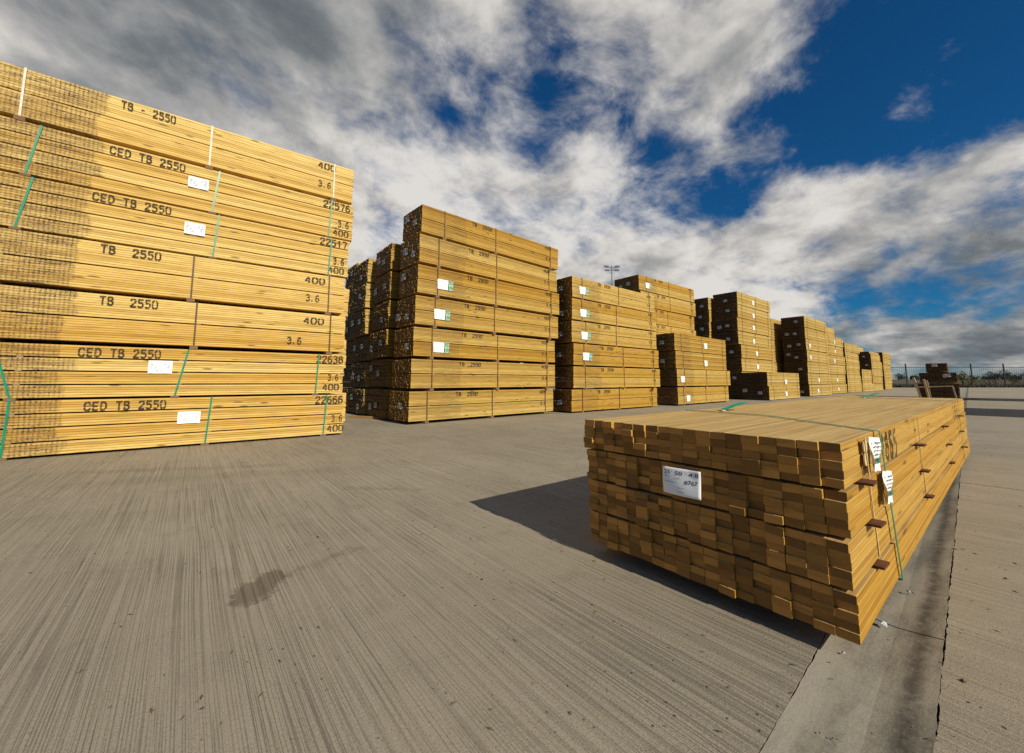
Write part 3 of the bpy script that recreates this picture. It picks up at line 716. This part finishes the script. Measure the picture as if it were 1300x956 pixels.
# vegetation: leaf clumps
def leaf_mat(name, c1, c2):
    m, t = material(name)
    isl = t.n('ShaderNodeNewGeometry').outputs['Random Per Island']
    c = t.mix(isl, c1, c2); b = t.n('ShaderNodeBsdfPrincipled', {'Base Color': c, 'Roughness': .7, 'Specular IOR Level': .2})
    t.nt.links.new(b.outputs[0], t.n('ShaderNodeOutputMaterial').inputs[0]); return m
M_LEAF = leaf_mat('far_foliage', (.015, .022, .012), (.04, .05, .025))
M_SHRUB = leaf_mat('shrub_foliage', (.05, .05, .02), (.16, .13, .05))
M_GRASS = leaf_mat('dry_grass', (.045, .04, .018), (.13, .10, .045))
M_BARK = plain('bark', (.06, .045, .035), .9, .3, 4)
def leaf_cloud(centers, n, size, r):
    v, f = [], []
    for _ in range(n):
        c, rad = r.choice(centers)
        d = Vector((r.gauss(0, 1), r.gauss(0, 1), r.gauss(0, 1))).normalized() * rad * r.uniform(.3, 1.05) ** .6
        p = Vector(c) + d; a = Vector((r.gauss(0, 1), r.gauss(0, 1), r.gauss(0, 1))).normalized(); b = a.cross(Vector((r.gauss(0, 1), r.gauss(0, 1), .3))).normalized()
        s = size * r.uniform(.5, 1.3); k = len(v)
        v += [tuple(p - a * s), tuple(p + b * s * .6), tuple(p + a * s), tuple(p - b * s * .6)]; f.append((k, k + 1, k + 2, k + 3))
    return v, f
def tree(x, y, z, h, w, label, mat=M_LEAF, seed=0, name='tree', n=700, group='trees on the horizon'):
    r = random.Random(seed); root = link(name, None, None, (x, y, z)); tag(root, label, 'tree' if name == 'tree' else 'shrub', group)
    mb = MB(); mb.tube([(0, 0, -.2), (.01 * h, 0, h * .3), (0, .02 * h, h * .7)], [h * .035, h * .025, h * .01], 6)
    for q in range(5):
        an = r.uniform(0, 6.28); mb.tube([(0, 0, h * (.2 + .08 * q)), (math.cos(an) * w * .35, math.sin(an) * w * .35, h * (.45 + .09 * q))], [h * .014, h * .004], 5)
    link('trunk', mb.mesh('trunk', M_BARK), root)
    cs = []
    for q in range(11):
        an = r.uniform(0, 6.28); rr = r.uniform(0, .4) * w
        cs.append(((math.cos(an) * rr, math.sin(an) * rr, h * r.uniform(.3, .85)), w * r.uniform(.12, .24)))
    v, f = leaf_cloud(cs, n, h * .045, r)
    me = bpy.data.meshes.new('crown'); me.from_pydata(v, [], f); me.materials.append(mat); link('crown', me, root)
def at(px, d): return fpt(d, d * (px - 650) / 508.0, 0)
r = random.Random(77)
TREES = [(1141, 5.2, 9), (1147, 4.2, 8), (1163, 4.5, 10), (1249, 3.8, 9), (1262, 6.0, 12), (1268, 7.0, 12), (1275, 6.6, 11), (1284, 5.2, 9), (1294, 5.8, 12), (1239, 3.2, 6), (1216, 3.0, 7)]
TL = ['far dark tree next to the end of the timber row', 'low far tree beside the end of the timber row', 'far tree left of the dark stack', 'small far tree right of the shrub by the fence',
      'rounded far tree in the clump near the right edge', 'tallest far tree of the clump near the right edge', 'broad far tree right of the tallest one', 'low far tree between two broad ones', 'far tree cut by the right edge of the photo', 'tiny far tree just right of the dark stack', 'tiny far tree hard against the dark stack']
for (px, h, w), lb in zip(TREES, TL):
    d = 300; p = at(px, d); tree(p[0], p[1], 1.5, h * 1.0, w, lb, seed=int(px))
# a continuous low wood on the horizon
cs = []
for i in range(260):
    l = -500 + i * 6.2 + r.uniform(-2, 2); p = fpt(400 + r.uniform(-12, 12), l, 2.4 + r.uniform(.6, 1.9)); cs.append((p, r.uniform(1.6, 3.6)))
v, f = leaf_cloud(cs, 22000, .8, r); me = bpy.data.meshes.new('distant_wood'); me.from_pydata(v, [], f); me.materials.append(M_LEAF)
tag(link('distant_wood', me), 'dark line of distant woodland along the horizon', 'woodland', kind='stuff')
SH = [(1222, 45.9, 1.9, 2.0, 'sparse yellowish shrub at the fence just right of the dark stack'), (1233, 46.0, 1.3, 1.8, 'lower scrubby shrub against the fence post right of the dark stack'), (1256, 48.5, .9, 2.6, 'low dark bramble behind the fence'), (1287, 48.6, 1.0, 2.6, 'dark bramble behind the fence near the right edge')]
for i, (px, d, h, w, lb) in enumerate(SH):
    p = at(px, d); tree(p[0], p[1], 0.0 if d < 47 else .2, h, w, lb, M_SHRUB if i < 2 else M_LEAF, 200 + i, 'shrub', 420 if i < 2 else 900, 'shrubs along the fence')
# verge of dry grass at the foot of the fence
v, f = [], []
for i in range(9000):
    l = r.uniform(10, 75); d = 46.9 + abs(r.gauss(0, .9)); z0 = min(.25, max(0, (d - 47.2) * .137)); p = Vector(fpt(d, l, z0)); s = r.uniform(.1, .38); a = r.uniform(0, 6.28); k = len(v)
    v += [tuple(p + Vector((math.cos(a) * .05, math.sin(a) * .05, 0))), tuple(p - Vector((math.cos(a) * .05, math.sin(a) * .05, 0))), tuple(p + Vector((r.gauss(0, .06), r.gauss(0, .06), s)))]; f.append((k, k + 1, k + 2))
me = bpy.data.meshes.new('verge_grass'); me.from_pydata(v, [], f); me.materials.append(M_GRASS)
tag(link('verge_grass', me), 'dry rough grass along the foot of the fence', 'grass', kind='stuff')

# ------------------------------------------------------------------ sky and sun
SUN_EL = R(31.2)
w = bpy.data.worlds.new('World'); sc.world = w; w.use_nodes = True
t = NT(w.node_tree)
sky = t.n('ShaderNodeTexSky', sky_type='NISHITA'); sky.sun_disc = False; sky.sun_elevation = SUN_EL; sky.sun_rotation = R(180); sky.dust_density = .3; sky.ozone_density = 3.0; sky.air_density = 1.0
dirv = t.n('ShaderNodeTexCoord').outputs['Generated']; dn = t.vm('NORMALIZE', dirv)
dx, dy, dz = t.sep(dn)
dzc = t.m('MAXIMUM', dz, 0.0)
k = t.m('DIVIDE', 1.0, t.m('ADD', dzc, .33))
pl = t.xyz(t.m('MULTIPLY', dx, k), t.m('MULTIPLY', dy, k), t.m('MULTIPLY', dz, .6))
def blob(d, a0, a1):    # soft cap round a direction, 1 inside a0, 0 outside a1 (degrees)
    v = Vector(d).normalized(); dt = t.vm('DOT_PRODUCT', dn, tuple(v))
    return t.ss(dt, math.cos(R(a1)), math.cos(R(a0)))
wrp = t.n('ShaderNodeTexNoise', {'Vector': pl, 'Scale': 2.0, 'Detail': 3.0}).outputs['Color']
plw = t.vm('ADD', pl, t.vm('MULTIPLY', t.vm('SUBTRACT', wrp, (.5, .5, .5)), (.16, .16, .16)))
big = t.noise(t.vm('ADD', plw, (3.1, 1.7, 0)), 2.1, 11, .58)
wisp = t.noise(t.vm('MULTIPLY', plw, (1.0, 1.25, 1)), 4.6, 11, .64, .15)
n1 = t.m('ADD', t.m('MULTIPLY', big, .56), t.m('MULTIPLY', wisp, .44))
bias = t.m('ADD', 0.12, 0.0)
for d, a0, a1, s in (((.839, .168, .517), 0, 11, -.20), ((.848, .062, .526), 0, 14, -.26), ((.902, -.01, .43), 2, 16, -.26), ((.80, .37, .47), 0, 11, -.17), ((.86, .29, .42), 0, 9, -.15), ((.72, .40, .565), 0, 8, -.14),
                     ((.345, .70, .63), 0, 10, -.22), ((.44, .64, .62), 0, 12, -.16), ((.56, .55, .62), 0, 12, -.20), ((.985, .12, .125), 0, 4, -.2), ((.985, .03, .15), 0, 5, -.22),
                     ((.93, .23, .285), 2, 9, .22), ((.955, .08, .28), 2, 8, .22), ((.99, -.0, .30), 2, 8, .15), ((.58, .40, .71), 0, 9, .16), ((.74, .27, .62), 0, 10, .16), ((.15, .83, .5), 5, 30, .26), ((.80, .30, .51), 0, 9, .22), ((.66, .56, .50), 0, 9, -.12), ((.885, .02, .46), 0, 6, .10), ((-.3, .83, .5), 5, 40, .3), ((.60, .72, .33), 3, 20, .2), ((.985, .03, .07), 1, 8, .15), ((.9, .35, .2), 1, 12, .15),
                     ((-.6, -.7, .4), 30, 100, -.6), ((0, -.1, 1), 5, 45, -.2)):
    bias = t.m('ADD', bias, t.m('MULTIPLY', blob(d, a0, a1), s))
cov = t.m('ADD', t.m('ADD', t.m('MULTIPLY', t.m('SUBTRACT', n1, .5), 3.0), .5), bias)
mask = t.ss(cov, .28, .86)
mask = t.m('MAXIMUM', mask, t.ss(dz, .09, .0, 0, .5))
lit = t.noise(t.vm('ADD', plw, (3.1 + .03, 1.7 - .08, 0)), 2.1, 11, .58)
puff = t.m('MULTIPLY', t.m('SUBTRACT', big, lit), 2.4)
shade = t.noise(t.vm('ADD', plw, (9, 4, 0)), 2.6, 8, .55)
br = t.m('ADD', t.m('ADD', .74, puff), t.m('MULTIPLY', t.m('SUBTRACT', .5, shade), .9))
br = t.m('ADD', br, t.m('MULTIPLY', t.m('SUBTRACT', .8, cov), .12))
for d, a0, a1, s in (((-.148, .828, .541), 5, 38, -.20), ((.087, .813, .576), 3, 26, -.16), ((.98, .01, .194), 2, 14, -.16), ((.658, .667, .349), 2, 18, .24), ((.267, .858, .438), 2, 22, .30), ((.5, .8, .25), 2, 14, .2),
                     ((.98, .05, .08), 2, 12, -.22), ((.903, .25, .349), 1, 7, .12), ((.68, .45, .58), 2, 12, .14), ((.9, .4, .12), 2, 12, .15)):
    br = t.m('ADD', br, t.m('MULTIPLY', blob(d, a0, a1), s))
ccol = t.ramp(br, [(.0, (1.1, 1.3, 1.5)), (.3, (2.1, 2.3, 2.45)), (.6, (4.5, 4.45, 4.4)), (.85, (7.4, 7.1, 6.7)), (1.0, (8.6, 8.3, 7.9))])
skyc = t.mix(1.0, sky.outputs[0], (.085, .46, .74), 'MULTIPLY')
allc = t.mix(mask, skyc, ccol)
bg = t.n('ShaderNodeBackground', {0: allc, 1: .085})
t.nt.links.new(bg.outputs[0], t.n('ShaderNodeOutputWorld').inputs[0])
w.cycles.sampling_method = 'MANUAL'; w.cycles.sample_map_resolution = 512

sl = bpy.data.lights.new('sun', 'SUN'); sl.energy = 5.0; sl.angle = R(.5); sl.color = (1.0, .91, .74)
so = bpy.data.objects.new('sun', sl); COL.objects.link(so)
sd = Vector((.012, -math.cos(SUN_EL), math.sin(SUN_EL)))
so.rotation_euler = sd.to_track_quat('Z', 'Y').to_euler()

# ------------------------------------------------------------------ camera
cam = bpy.data.cameras.new('camera'); co = bpy.data.objects.new('camera', cam); COL.objects.link(co); sc.camera = co
F = Vector((.6230, .7758, .1005)).normalized(); Rt = Vector((.7797, -.6262, 0)).normalized(); U = Rt.cross(F).normalized()
M = Matrix((Rt, U, -F)).transposed().to_4x4(); M.translation = Vector((0, 0, .73)); co.matrix_world = M
cam.sensor_width = 36; cam.lens = 505 / 1300 * 36; cam.shift_y = -45 / 1300; cam.clip_start = .05; cam.clip_end = 9000
vs_ = sc.view_settings; vs_.view_transform = 'Standard'; vs_.look = 'None'; vs_.exposure = 0; vs_.gamma = 1; vs_.use_curve_mapping = False
